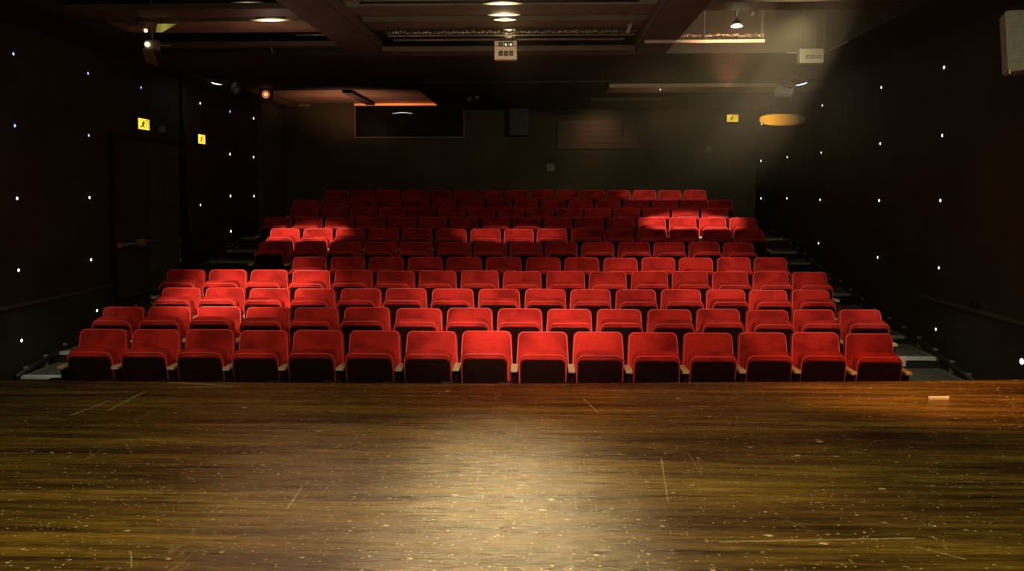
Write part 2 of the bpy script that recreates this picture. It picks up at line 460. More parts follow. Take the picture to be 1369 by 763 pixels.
# slanting cable pipe at the foot of each side wall
def side_pipe(x, label, s):
    t = thing('handrail', label, 'rail', (x, YR[0], seatZ[0]))
    t.name = 'side_rail'
    bm = bmesh.new()
    pts = [(0, YR[i] - YR[0], seatZ[i] - seatZ[0] + .12) for i in range(1, 11)]
    tube(bm, pts, .035, 8); obj('rail', bm, M['cable'], t, True)
    for i in range(1, 10):
        for f in (.25, .75):
            y = YR[i] * (1 - f) + YR[i + 1 if i < 10 else i] * f - YR[0]; z = seatZ[i] * (1 - f) + seatZ[i + 1] * f - seatZ[0]
            b = BX(-.02, .02, y - .02, y + .02, seatZ[i + (1 if y > YR[i] - YR[0] + .07 else 0)] - seatZ[0] + .001, z + .17)
            obj('bracket', b, M['greybox'], t)
    return t
side_pipe(XR - .07, 'dark slanting rail along the foot of the right wall beside the steps', 1)
side_pipe(XL + .06, 'dark slanting rail along the foot of the left wall beside the steps', -1)
# triangular end plate at the foot of the right rail
p = at(1290, 500, YR[1] + .05)
bm = bmesh.new()
q = [(-.02, 0), (.14, 0), (-.05, .17)]
A = [bm.verts.new((a_, -.015, b_)) for a_, b_ in q]; Bv = [bm.verts.new((a_, .015, b_)) for a_, b_ in q]
bm.faces.new(A); bm.faces.new(Bv)
for i in range(3): bm.faces.new((A[i], A[(i + 1) % 3], Bv[(i + 1) % 3], Bv[i]))
o = obj('end_plate', bm, M['greybox'], loc=(XR - .17, YR[1] + .0, seatZ[1] + .001))
tag(o, 'small grey triangular plate where the right steps begin at the stage', 'plate')

# ------------------------------------------------------------------ seats
proto = bpy.data.objects.new('theatre_seat', None); C.objects.link(proto)
BACK_H, REC = .50, math.radians(-9)
out = rounded(.475, .525, BACK_H, .055, .03)
backrest = obj('backrest', tilt(pad(out, .085, .03, .012), REC, (0, -.085, .405)), M['velvet'], proto, True)
# piping round the front rim of the backrest
bm = bmesh.new()
tube(bm, [(x * .965, -.036, .25 + (z - .25) * .975) for x, z in out], .0055, 6, True)
obj('piping', tilt(bm, REC, (0, -.085, .405)), M['piping'], backrest, True)
# outer shell behind the backrest
obj('back_shell', tilt(BX(-.225, .225, .044, .056, .06, BACK_H - .05, bev=.004), REC, (0, -.085, .405)), M['seatmetal'], proto)
# tipped-up cushion
CT = math.radians(13)
cout = rounded(.452, .445, .385, .075, .04)
coff = (0, -.185, .375)
cushion = obj('seat_cushion', tilt(pad(cout, .15, .045, .004), CT, coff), M['velvet'], proto, True)
bm = bmesh.new(); tube(bm, [(x * .96, -.064, .19 + (z - .19) * .955) for x, z in cout], .005, 6, True)
obj('piping', tilt(bm, CT, coff), M['piping'], cushion, True)
pout = [(x, z + .0) for x, z in rounded(.410, .415, .332, .05, .03)]
bm = pad(pout, .026, .008, .010)
bmesh.ops.translate(bm, vec=(0, -.078, .006), verts=bm.verts)
obj('seat_underside', tilt(bm, CT, coff), M['vinyl'], proto, True)
# stand and armrest on the viewer's left
def arm(x, parent):
    bm = bmesh.new(); box(bm, x - .033, x + .033, -.37, -.09, .572, .602, bev=.009)
    a_ = obj('armrest', bm, M['armwood'], parent)
    bm = bmesh.new(); box(bm, x - .016, x + .016, -.33, -.14, .02, .572, bev=.004); box(bm, x - .03, x + .03, -.34, -.10, 0, .02)
    s_ = obj('armrest_stand', bm, M['seatmetal'], parent)
    return a_, s_
arm(-.265, proto)
bm = bmesh.new(); cyl(bm, (0, -.135, .40), .014, .49, 'X', 8); box(bm, -.24, .24, -.15, -.12, .33, .36)
obj('pivot_bar', bm, M['seatmetal'], proto)

LIFT = [0, .065, .065, .035, .02, .045, .04, .03, .025, .02, .02]
def tone(i, j, px):
    y = tops[i]
    def near(cx_, cy_, rx, ry): return ((px - cx_) / rx) ** 2 + ((y - cy_) / ry) ** 2 < 1
    if near(340, 375, 110, 30) or near(690, 420, 170, 45) or near(410, 305, 70, 12) or near(935, 293, 70, 9): return 'spotlit bright red'
    if i >= 8 and px < 800: return 'barely lit dark red'
    if i == 4 and px < 740: return 'shadowed dark red'
    if i == 0 and px < 480: return 'dim crimson'
    return 'plush red'
for i, pxs in enumerate(rows_px):
    Y = YR[i]; n = len(pxs)
    X = [at(p_, tops[i], Y).x for p_ in pxs]
    for j in range(n):
        s_ = copy_tree(proto) if not (i == 0 and j == 0) else proto
        if i == 0 and j == 0: pass
        w = (X[j + 1] - X[j - 1]) / 2 if 0 < j < n - 1 else (X[1] - X[0] if j == 0 else X[-1] - X[-2])
        s_.location = (X[j], Y, seatZ[i])
        s_.scale = (min(1.03, w / .532), 1, 1 + random.uniform(-.006, .006))
        for ch in s_.children:
            if ch.name.startswith(('seat_cushion', 'seat_underside')): ch.location.z = LIFT[i]
        pos = 'leftmost' if j == 0 else ('rightmost' if j == n - 1 else ordinals[j] + ' from the left')
        row = 'front row' if i == 0 else ('back row' if i == 10 else ordinals[i] + ' row from the stage')
        tag(s_, '%s seat, %s in the %s' % (tone(i, j, pxs[j]), pos, row), 'seat', 'tip-up theatre seats in the ' + row)
        ends = []
        if j == n - 1:
            arm(.265, s_)
            if i < 4 or i == 6:
                bm = bmesh.new(); box(bm, .29, .345, -.36, -.26, .40, .43)
                box(bm, .33, .40, -.34, -.26, .37, .46, bev=.008)
                l_ = obj('aisle_light', bm, M['whitebox'], s_); l_['label'] = 'white aisle light on the end stand'
        if j == 0 and i in (0, 5):
            bm = bmesh.new(); box(bm, -.41, -.28, -.34, -.26, .40, .47, bev=.01)
            l_ = obj('aisle_light', bm, M['black'] if i == 0 else M['brass'], s_)
# a slightly different set for every seat, applied once all copies exist
for o in [x for x in C.objects if x.name.startswith('theatre_seat')]:
    o.rotation_euler = (random.uniform(-.008, .008), 0, random.uniform(-.012, .012))

# ------------------------------------------------------------------ wall star lights
def dome(name, p, r, mat, nx, label, cat='light', group=None):
    bm = bmesh.new()
    bmesh.ops.create_uvsphere(bm, u_segments=10, v_segments=6, radius=r)
    for v in bm.verts: v.co.x *= .5
    root = obj(name, bm, mat, smooth=True, loc=(p.x + nx * r * .3, p.y, p.z))
    tag(root, label, cat, group)
    bm = bmesh.new(); cyl(bm, (-nx * r * .15, 0, 0), r * 1.25, .008, 'X', 12)
    obj('bezel', bm, M['black'], root)
    return root
colname = ['nearest', 'second nearest', 'third nearest', 'fourth nearest', 'fifth nearest', 'farthest']
rname = ['top', 'second', 'third', 'fourth', 'lowest']
right = [[(1263,90),(1260.5,181),(1258,268),(1256,358),(1252,440)], [(1179,117),(1177.5,192),(1176,268),(1174,344)],
         [(1100,141),(1098.5,204),(1097,267),(1095,325)], [(1055,155),(1053,210),(1052.5,265)], [(1019,166),(1018,215),(1018,265)]]
left = [[(17,72),(19,168),(22,265),(24,361),(28,455)], [(117,98),(118,181),(119,264),(121,347),(129,415)], [(188,117)],
        [(267,138),(267.5,274)], [(307,149),(307,206),(307.5,262),(308,309)], [(338.5,158),(338.5,210),(339,262)]]
for side, cols, Xw, nx in (('right', right, XR, -1), ('left', left, XL, 1)):
    for c_, col_ in enumerate(cols):
        for r_, (px, py) in enumerate(col_):
            blue = side == 'left' and (c_ in (2,) or (c_ in (0, 1) and r_ < 2) or (c_ == 4 and r_ == 0))
            p = on_wall(px, py, Xw)
            dome('wall_light', p, .018 if c_ < 4 else .023, M['led_blue'] if blue else M['led'], nx,
                 'tiny %s wall light, %s of the %s column on the %s wall' % ('blue' if blue else 'white', rname[r_] if not (c_ == 3 and side == 'left' and r_ == 1) else 'lower', colname[c_], side), 'wall light', 'star lights on the %s wall' % side)
dome('wall_light', on_wall(1367.5, 483, XR), .03, M['led'], -1, 'tiny white wall light at the right edge just above the stage', 'wall light', 'star lights on the right wall')
dome('pilot_light', on_wall(152, 285, XL), .04, M['led_red'], 1, 'dull red pilot light on the left wall left of the door bar', 'pilot light')

# dado rails
for Xw, nx, pa, pb in ((XR, -1, (1369, 434), (1255, 399)), (XL, 1, (0, 414), (160, 377))):
    a, b = on_wall(*pa, Xw), on_wall(*pb, Xw)
    z = (a.z + b.z) / 2
    bm = bmesh.new(); box(bm, min(Xw, Xw + nx * .03), max(Xw, Xw + nx * .03), 5, b.y + .4, z - .02, z + .015)
    o = struct('trim_3' if nx < 0 else 'trim_4', bm, M['rail'])
# low bracket on right dado
p = on_wall(1307, 411, XR); tag(obj('wall_hook', BX(XR - .05, XR - .001, p.y - .03, p.y + .03, p.z, p.z + .09, bev=.008), M['cable']), 'small dark hook standing on the dado rail of the right wall', 'hook')

# left wall door pair with push bar
d0, d1 = on_wall(150, 325, XL).y, on_wall(240, 325, XL).y
zf = .05; zt = 2.25
t = bpy.data.objects.new('door_1', None); C.objects.link(t); t['kind'] = 'structure'; t.location = (XL, (d0 + d1) / 2, zf)
L = (d1 - d0) / 2
for k0 in (0, 1):
    ya, yb = (-L + .04, -.01) if k0 == 0 else (.01, L - .04)
    obj('door_leaf', BX(.0, .035, ya, yb, 0, zt - zf, bev=.004), M['wall_back'] if k0 else M['wall'], t)
bm = bmesh.new(); box(bm, .0, .06, -L - .03, -L + .03, 0, zt - zf + .06); box(bm, 0, .06, L - .03, L + .03, 0, zt - zf + .06); box(bm, 0, .06, -L, L, zt - zf, zt - zf + .06)
obj('door_frame', bm, M['black'], t)
pa, pb = on_wall(162, 326, XL + .1), on_wall(218, 322, XL + .1); zb = (pa.z + pb.z) / 2 - zf; cy_ = (d0 + d1) / 2
bm = bmesh.new(); tube(bm, [(.10, pa.y - cy_, zb), (.10, pb.y - cy_, zb)], .013); 
obj('push_bar', bm, M['brass'], t, True)
pc = on_wall(191, 325, XL + .1).y - cy_
bm = bmesh.new(); box(bm, .03, .13, pc - .06, pc + .06, zb - .05, zb + .05, bev=.01); box(bm, .03, .12, pa.y - cy_ - .03, pa.y - cy_ + .05, zb - .03, zb + .03, bev=.01)
obj('latch_box', bm, M['brass'], t)
# far left pilaster and its strip
pa = on_wall(346, 200, XL + .03)
struct('wall_pilaster', BX(XL, XL + .10, pa.y, YB, 0, 3.33), plain('grey green pilaster', (.085, .085, .065), .8))
pa = on_wall(241, 200, XL)
struct('trim_5', BX(XL, XL + .05, pa.y, pa.y + .1, -.1, 3.33), M['black'])
for k0, py in enumerate((322, 334, 347)):
    p = on_wall(241, py, XL + .06); tag(obj('hinge', BX(XL + .05, XL + .07, p.y - .01, p.y + .02, p.z - .03, p.z + .03), M['brass']), 'small brass hinge on the dark left wall edge, %s of three' % ('top', 'middle', 'lowest')[k0], 'hinge')

# ------------------------------------------------------------------ signs
def running_man(bm, sx, sz, y):
    "pictogram: a running figure beside a doorway, drawn with raised strokes"
    def stroke(a, b, w):
        a = Vector((a[0] * sx, y, a[1] * sz)); b = Vector((b[0] * sx, y, b[1] * sz)); d = (b - a).normalized(); n = Vector((-d.z, 0, d.x)) * w * sx / 2
        q_ = [a - n, b - n, b + n, a + n]; vs = [bm.verts.new(v_) for v_ in q_] ; bm.faces.new(vs)
    stroke((-.05, .15), (-.14, -.12), .10); stroke((-.05, .15), (.10, .05), .06); stroke((-.06, .16), (-.2, .08), .06)
    stroke((-.14, -.12), (.0, -.2), .07); stroke((0, -.2), (-.02, -.38), .06); stroke((-.14, -.12), (-.24, -.26), .07); stroke((-.24, -.26), (-.36, -.26), .06)
    stroke((-.06, .24), (.0, .34), .11)
    stroke((.18, -.4), (.18, .38), .04); stroke((.18, .38), (.40, .38), .04); stroke((.40, .38), (.40, -.4), .04)

def exit_sign(p, w, h, rotz, label):
    t = thing('exit_sign', label, 'sign', p)
    t.rotation_euler.z = rotz
    obj('housing', BX(-w / 2 - .008, w / 2 + .008, .0, .05, -h / 2 - .008, h / 2 + .008, bev=.004), M['black'], t)
    obj('lit_panel', BX(-w / 2, w / 2, -.006, -.001, -h / 2, h / 2), M['exit'], t)
    bm = bmesh.new(); running_man(bm, w, h, -.009); obj('pictogram', bm, M['exit_dark'], t)
    return t
p = on_wall(192, 166, XL + .07); exit_sign(p, .33, .15, PI / 2, 'amber exit sign on the left wall, nearer the stage')
p = on_wall(269.5, 186, XL + .07); exit_sign(p, .28, .15, PI / 2, 'amber exit sign on the left wall, farther from the stage')
p = at(979.5, 158, YB - .06); exit_sign(p, .24, .15, 0, 'amber exit sign on the back wall at the right corner')
p = on_wall(214.5, 172.5, XL); tag(obj('wall_box', BX(XL + .001, XL + .05, p.y - .06, p.y + .06, p.z - .05, p.z + .05, bev=.006), M['greybox']), 'small grey wall box right of the nearer left exit sign', 'box')
# smear of amber light by the far right wall, added as a glowing strip
pa, pb = at(1015, 160, 14.6), at(1078, 160, 14.6)
ln = pb.x - pa.x
mt = gradient_glow('fading amber light smear', (1, .40, .008), 1.3, 0, ln * .72, -ln / 2 + .13, 1.5)
bm = bmesh.new(); bmesh.ops.create_uvsphere(bm, u_segments=24, v_segments=12, radius=1)
for v in bm.verts:
    c_ = v.co; c_.x = math.copysign(abs(c_.x) ** .8, c_.x) * ln / 2; c_.y *= .05; c_.z = math.copysign(abs(c_.z) ** .7, c_.z) * .095
tt = thing('amber_smear', 'long amber light smear fading to the right, beside the far right wall', 'light smear', ((pa.x + pb.x) / 2, 14.6, pa.z))
obj('smear', bm, mt, tt, True)
for x_ in (-.2, .2): obj('hanger', BX(x_ - .004, x_ + .004, -.004, .004, .09, 3.30 - pa.z), M['cable'], tt)

# ------------------------------------------------------------------ back wall furniture
YW = YB - .001
a, b = at(474.5, 140.5, YW - .06), at(620, 183, YW - .06)
t = bpy.data.objects.new('window_1', None); C.objects.link(t); t['kind'] = 'structure'; t.location = ((a.x + b.x) / 2, YW, (a.z + b.z) / 2)
w, h = (b.x - a.x) / 2, (a.z - b.z) / 2
obj('pane', BX(-w, w, -.04, -.02, -h, h), M['glass'], t)
bm = bmesh.new()
for q in ((-w - .012, -w + .006, -h, h), (w - .006, w + .012, -h, h), (-w, w, -h - .012, -h + .006)): box(bm, q[0], q[1], -.06, 0, q[2], q[3])
obj('window_frame', bm, M['winframe'], t)
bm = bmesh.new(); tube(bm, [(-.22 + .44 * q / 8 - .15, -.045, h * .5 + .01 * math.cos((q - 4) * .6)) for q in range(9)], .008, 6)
obj('pane_reflection', bm, gradient_glow('cool pane reflection', (.7, .85, 1), .9, 0, .3, -.15, 1), t)  # reflection in the pane, painted as a thin glowing strip
obj('glow_head_rail', BX(-w - .01, w + .01, -.10, 0, h - .01, h + .03), gradient_glow('head rail with painted glow', (1, .25, .06), 1.1, 0, w * 1.25, -w * .25, .8), t)  # orange light from the recess above put in as emission
a, b = at(371, 139, YW), at(415, 142, YW)
tag(obj('ledge', BX(a.x, b.x, YW - .08, YW, b.z - .01, a.z + .0, bev=.003), M['batten']), 'narrow pale ledge high on the back wall left of the booth window', 'ledge')
a, b = at(680, 139, YW - .3), at(706, 181, YW - .3)
sp_ = obj('loudspeaker', BX(a.x, b.x, YW - .3, YW, b.z, a.z, bev=.01), M['black']); tag(sp_, 'black loudspeaker high in the middle of the back wall', 'speaker')
bm = bmesh.new(); cx_, cz_ = (a.x + b.x) / 2, (a.z + b.z) / 2
cyl(bm, (cx_, YW - .305, cz_ - .12), .13, .012, 'Y', 20); cyl(bm, (cx_, YW - .305, cz_ + .18), .06, .012, 'Y', 16)
obj('cone', bm, M['cable'], sp_)
# slatted brown board
a, b = at(745, 161, YW), at(884, 199, YW)
t = thing('slatted_board', 'brown slatted board faintly lit on the back wall right of centre', 'board', (a.x, YW, b.z))
W_, H_ = b.x - a.x, a.z - b.z
obj('board', BX(0, W_, -.03, 0, 0, H_), M['panel'], t)
bm = bmesh.new()
for q in range(5): box(bm, 0, W_, -.045, -.031, H_ * q / 5 + .012, H_ * (q + 1) / 5 - .006)
obj('slats', bm, M['panel'], t)
obj('cover_strip', BX(W_ * .62, W_ * .62 + .03, -.055, -.046, H_ * .45, H_), M['deck'], t)
for (x0, y0, x1, y1, lb, m_) in ((731, 219, 741, 229, 'small grey junction box low in the middle of the back wall', 'greybox'),
                             (943, 196, 950, 203, 'small grey thermostat on the back wall below the exit sign', 'greybox'),
                             (997, 137, 1001, 145, 'small pale sensor on the back wall above the exit sign', 'greybox')):
    a, b = at(x0, y0, YW), at(x1, y1, YW)
    o = obj('wall_box', BX(a.x, b.x, YW - .05, YW, b.z, a.z, bev=.008), M[m_]); tag(o, lb, 'box')

# ------------------------------------------------------------------ ceiling hardware
def bar(px0, px1, py, Y, r, mat, label, loom=None, name='lighting_bar'):
    a, b = at(px0, py, Y), at(px1, py, Y); z = (a.z + b.z) / 2
    t = thing(name, label, 'lighting bar', (a.x, Y, z)); Ln = b.x - a.x
    bm = bmesh.new(); tube(bm, [(0, 0, 0), (Ln, 0, 0)], r, 10); obj('pipe', bm, mat, t, True)
    n_ = max(2, int(Ln / .9))
    for q in range(n_ + 1):
        x = .03 + (Ln - .06) * q / n_
        obj('hanger', BX(x - .006, x + .006, -.006, .006, r * .9, ZD - z), M['cable'], t)
    if loom:
        bm = bmesh.new(); rr = random.Random(int(px0))
        N = int(Ln * 26)
        tube(bm, [(Ln * q / N, .05 + rr.uniform(-.008, .008), loom + rr.uniform(-.012, .012)) for q in range(N + 1)], .018, 6)
        obj('cable_loom', bm, M['loom'], t)
    return t
bar(526, 835, 52.5, 10.55, .016, M['pipe'], 'long pale pipe just above the socket box in the middle recess')
bar(518, 850, 47, 10.2, .011, M['pipe'], 'thin pipe with glinting cable loom across the middle ceiling recess', .045)
bar(480, 855, 2.5, 9.0, .012, M['cable'], 'upper dark pipe with glinting cable loom at the top of the middle recess', .02)
bar(395, 452, 46.5, 10.75, .013, M['pipe'], 'short thin pipe at the right end of the left ceiling recess')
bar(862, 1022, 55, 10.5, .020, M['cream'], 'orange lit pipe with glinting loom in the right ceiling recess', .075)
bar(945, 1010, 5, 9.2, .010, M['cable'], 'short dark pipe at the top of the right ceiling recess', .02)
# side rods of the middle coffer
for (a_, b_, lb) in (((848, 12), (842, 24), 'upper pale clamp at the right side of the middle recess'), ((843, 33), (839, 44), 'lower pale clamp at the right side of the middle recess')):
    Y = 10.1; p, q = at(*a_, Y), at(*b_, Y); bm = bmesh.new(); tube(bm, [p, q], .022, 8); box(bm, p.x - .012, p.x + .012, Y - .012, Y + .012, p.z, ZD)
    tag(obj('clamp', bm, M['pinkgrey']), lb, 'clamp')
# small hook under the left coffer
p = at(363, 66, 11.2); bm = bmesh.new(); tube(bm, [(0, 0, .14), (0, 0, 0), (.02, 0, -.05)], .012, 6); tag(obj('hook', bm, M['brass'], loc=p), 'small pale hook under the thin board, left ceiling recess', 'hook')

# socket boxes
def socket_box(px0, py0, px1, py1, Y, mat, rows, label, lit=False):
    a, b = at(px0, py0, Y), at(px1, py1, Y); w, h = b.x - a.x, a.z - b.z
    t = thing('socket_box', label, 'socket box', (a.x, Y, b.z))
    obj('housing', BX(0, w, 0, .12, 0, h, bev=.006), mat, t)
    for r_ in range(rows):
        zc = h * (.30 + .50 * r_) if rows > 1 else h * .42
        for c_ in range(3):
            xc = w * (.28 + .23 * c_) if rows > 1 else w * (.36 + .23 * c_)
            s_ = obj('socket', BX(xc - w * .09, xc + w * .09, -.015, -.001, zc - h * .12, zc + h * .12, bev=.003), M['cable'] if rows > 1 else M['black'], t)
            bm = bmesh.new(); cyl(bm, (xc, -.02, zc - h * .02), w * .045, .008, 'Y', 10)
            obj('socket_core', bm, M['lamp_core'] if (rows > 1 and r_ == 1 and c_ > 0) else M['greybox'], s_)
    if rows > 1: obj('seam', BX(.0, w, -.003, -.0005, h * .70, h * .725), M['cable'], t)
    for x in (w * .2, w * .8): obj('hanger', BX(x - .008, x + .008, .05, .066, h, ZD - b.z), M['cable'], t)
    return t
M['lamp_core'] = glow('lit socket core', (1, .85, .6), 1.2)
socket_box(661, 54.5, 691, 79, 10.3, M['cream'], 2, 'cream box with two rows of three sockets hanging mid ceiling')
socket_box(1069, 65, 1101, 84, 11.3, M['greybox'], 1, 'grey box with three sockets hanging at the right')

# oval ceiling lights
def oval_light(px, py, Y, wpx, label, mat='lens', dep=.03):
    p = at(px, py, Y); w = wpx / F * Y / 2
    t = thing('ceiling_light', label, 'ceiling light', p)
    bm = bmesh.new(); bmesh.ops.create_uvsphere(bm, u_segments=24, v_segments=10, radius=1)
    for v in bm.verts: v.co = Vector((v.co.x * w, v.co.y * dep, max(v.co.z, -.8) * .011))
    obj('lens', bm, M[mat], t, True)
    bm = bmesh.new(); cyl(bm, (0, 0, .035), 1, .03, 'Z', 24)
    for v in bm.verts: v.co = Vector((v.co.x * w * .7, v.co.y * dep * .9, v.co.z))
    obj('housing', bm, M['cable'], t)
    obj('stem', BX(-.012, .012, -.012, .012, .05, max(.06, (ZD if Y < 11.5 else ZS) - p.z)), M['cable'], t)
    return t
oval_light(331, 6, 9.0, 66, 'upper bright oval ceiling light in the left ceiling recess')
oval_light(362, 27, 9.6, 58, 'lower bright oval ceiling light in the left ceiling recess')
oval_light(672, 5, 8.8, 54, 'uppermost bright oval ceiling light in the middle ceiling recess')
oval_light(674, 20, 9.4, 44, 'middle slim oval ceiling light above the socket box')
oval_light(675, 26.5, 9.7, 30, 'lowest slim oval ceiling light above the socket box')
oval_light(985, 35, 9.6, 15, 'small white oval lamp above the orange lit pipe', 'lamp_yellow', .07)
p = at(1010, 15, 9.4)
bm = bmesh.new(); cyl(bm, (0, 0, 0), .045, .09, 'Y', 12, .03); box(bm, -.006, .006, -.006, .006, .03, ZD - p.z); tag(obj('smoke_sensor', bm, M['pinkgrey'], loc=p), 'small pinkish sensor above the white oval lamp, right recess', 'sensor')

# floodlights with cool faces (one each side) on the cross beam
def flood(px, py, Y, rot, label):
    p = at(px, py, Y); t = thing('floodlight', label, 'floodlight', p); t.rotation_euler = (math.radians(18), rot, 0)
    bm = bmesh.new(); box(bm, -.15, .15, -.12, .12, .01, .06, bev=.02); obj('housing', bm, M['greybox'], t)
    bm = bmesh.new(); bmesh.ops.create_uvsphere(bm, u_segments=16, v_segments=8, radius=1)
    for v in bm.verts: v.co = Vector((v.co.x * .11, v.co.y * .09, v.co.z * .02))
    obj('lens', bm, M['lamp_cool'], t, True)
    obj('bracket', BX(-.015, .015, -.015, .015, .06, .09 + max(0, ZS - p.z - .1)), M['black'], t)
    return t
flood(1070, 111, 13.3, math.radians(-14), 'cool white floodlight under the cross beam on the right')
flood(291, 110.5, 13.6, math.radians(12), 'cool white floodlight under the cross beam on the left')
# theatre lanterns
def lantern(p, rx, rz, label, s=1.0, front='lamp_orange', zc=ZS, body='black', rim='black'):
    t = thing('stage_lantern', label, 'spotlight', p)
    root = bpy.data.objects.new('lamp_head', None); C.objects.link(root); root.parent = t; root.rotation_euler = (rx, 0, rz)
    bm = bmesh.new(); cyl(bm, (0, .02 * s, 0), .075 * s, .20 * s, 'Y', 20, .055 * s); cyl(bm, (0, -.09 * s, 0), .088 * s, .02, 'Y', 20)
    b_ = obj('lamp_body', bm, M[body], t); b_.rotation_euler = (rx, 0, rz)
    bm = bmesh.new(); cyl(bm, (0, -.103 * s, 0), .042 * s, .006, 'Y', 20); l_ = obj('lens', bm, M[front], t); l_.rotation_euler = (rx, 0, rz)
    bm = bmesh.new(); tube(bm, [(.068 * s * math.cos(2 * PI * q / 20), -.105 * s, .068 * s * math.sin(2 * PI * q / 20)) for q in range(20)], .010 * s, 6, True)
    l_ = obj('rim', bm, M[rim], t, True); l_.rotation_euler = (rx, 0, rz)
    bm = bmesh.new(); tube(bm, [(-.10 * s, 0, 0), (-.10 * s, 0, .12 * s), (.10 * s, 0, .12 * s), (.10 * s, 0, 0)], .008, 6); box(bm, -.01, .01, -.01, .01, .12 * s, max(.13 * s, zc - p[2]))
    obj('yoke', bm, M['black'], t)
    bpy.data.objects.remove(root)
    return t
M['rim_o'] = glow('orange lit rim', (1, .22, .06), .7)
lantern(at(357.5, 127, 16.2), 0, 0, 'round orange lamp facing the stage at the rear left ceiling', .95, 'lamp_orange', 3.46, 'black', 'rim_o')
# left bracket lamp with a pink flap
p = at(199, 60, 10.2)
t = thing('stage_lantern', 'tilted lantern with pale open flap at the top of the left wall', 'spotlight', p)
bm = bmesh.new(); box(bm, -.05, .10, -.02, .10, -.06, .06, bev=.015); obj('lamp_body', bm, M['greybox'], t)
bm = bmesh.new(); bmesh.ops.create_uvsphere(bm, u_segments=12, v_segments=8, radius=.032); obj('lens', bm, M['lamp_core'], t, True, (-.0, -.04, .0))
bm = bmesh.new()
q = [bm.verts.new(v_) for v_ in ((-.06, -.05, -.05), (.07, -.05, -.07), (.11, .02, -.26), (-.05, .02, -.20))]; bm.faces.new(q)
bmesh.ops.solidify(bm, geom=bm.faces[:], thickness=.008)
obj('barn_door', bm, M['pinkgrey'], t)
bm = bmesh.new(); tube(bm, [(.08, 0, 0), (.26, 0, -.01)], .012, 6); box(bm, .02, .04, .02, .04, .05, ZD - p[2]); obj('bracket', bm, M['pinkgrey'], t)
# coloured lantern and reflector left coffer corner
p = at(184, 36, 9.5)
t = thing('stage_lantern', 'orange tinted lantern above the one with the open flap', 'spotlight', p)
bm = bmesh.new(); cyl(bm, (0, 0, 0), .05, .2, 'X', 14, .035); obj('lamp_body', bm, plain('copper lamp body', (.5, .26, .14), .4, .3), t)
bm = bmesh.new(); bmesh.ops.create_uvsphere(bm, u_segments=10, v_segments=6, radius=.022); obj('lens', bm, M['lamp_core'], t, True, (.10, -.02, -.045))
obj('bracket', BX(-.01, .01, -.01, .01, .04, ZD - p.z), M['black'], t)
p = at(214, 37, 9.5)
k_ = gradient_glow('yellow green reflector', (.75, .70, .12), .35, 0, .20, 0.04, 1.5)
bm = bmesh.new(); q = [bm.verts.new(v_) for v_ in ((-.05, 0, -.05), (.02, 0, -.05), (.18, .04, .05), (-.05, .04, .05))]; bm.faces.new(q); bmesh.ops.solidify(bm, geom=bm.faces[:], thickness=.01)
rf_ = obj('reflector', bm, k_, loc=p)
obj('bracket', BX(-.01, .0, .03, .04, .05, ZD - p.z), M['black'], rf_)
tag(rf_, 'yellow green reflector in the corner of the left ceiling recess', 'reflector')
# lantern beside left floodlight and on the right
lantern(at(316, 117, 13.9), math.radians(35), .3, 'dark lantern hanging right of the left floodlight', .8, 'greybox', ZS, 'greybox')
lantern(at(1050, 124, 13.6), math.radians(12), 1.1, 'grey lantern hanging beside the right floodlight', 1.2, 'greybox', ZS, 'greybox')
for n_, (px, py) in enumerate(((628, 132), (637, 129))):
    lantern(at(px, py, 16.0), .5, .4 * (n_ * 2 - 1), ('left', 'right')[n_] + ' one of two tiny dark lanterns near the ceiling centre', .45, 'greybox', 3.30, 'greybox')
p = at(883, 120, 14.4); tag(dome('pilot_light', p, .018, M['led'], 0, 'tiny white pilot light on the ceiling right of centre', 'pilot light'), 'tiny white pilot light on the ceiling right of centre', 'pilot light')

# grey loudspeaker on the right wall near the stage
a = at(1348, 96, 7.3)
t = thing('loudspeaker', 'grey wall loudspeaker at the upper right edge near the stage', 'speaker', (a.x, 7.3, a.z)); t.rotation_euler.z = math.radians(-12)
bm = bmesh.new()
for (y_) in (0, .34): pass
v0 = [(0, 0, .0), (.40, 0, .05), (.38, 0, .50), (-.04, 0, .50)]
A = [bm.verts.new(v_) for v_ in v0]; Bv = [bm.verts.new((v_[0] + .05, .34, v_[2])) for v_ in v0]
bm.faces.new(A); bm.faces.new(Bv)
for i in range(4): bm.faces.new((A[i], A[(i + 1) % 4], Bv[(i + 1) % 4], Bv[i]))
bmesh.ops.bevel(bm, geom=bm.edges[:], offset=.012, segments=2, affect='EDGES')
obj('cabinet', bm, M['speaker'], t)
obj('grille', BX(.03, .34, -.012, -.001, .08, .45, bev=.004), M['speaker'], t)
obj('bracket', BX(.42, max(.5, XR - a.x - .1), .14, .20, .28, .34), M['black'], t)
bm = bmesh.new(); cyl(bm, (.012, .0, .002), .012, .04, 'Z', 10); obj('foot', bm, M['brass'], t)

# offcut of wood on the stage
x, y = floor_pt(1255, 534)
bm = bmesh.new(); box(bm, -.075, .075, -.025, .025, .001, .022, bev=.004)
for v in bm.verts:
    v.co.x += v.co.y * .5; v.co.z *= 1 + .15 * math.sin(v.co.x * 40)
    if v.co.z < .004: v.co.z = .001
o = obj('wood_offcut', bm, M['chip'], loc=(x, y, 0)); tag(o, 'pale wood offcut lying near the right end of the stage edge', 'offcut')

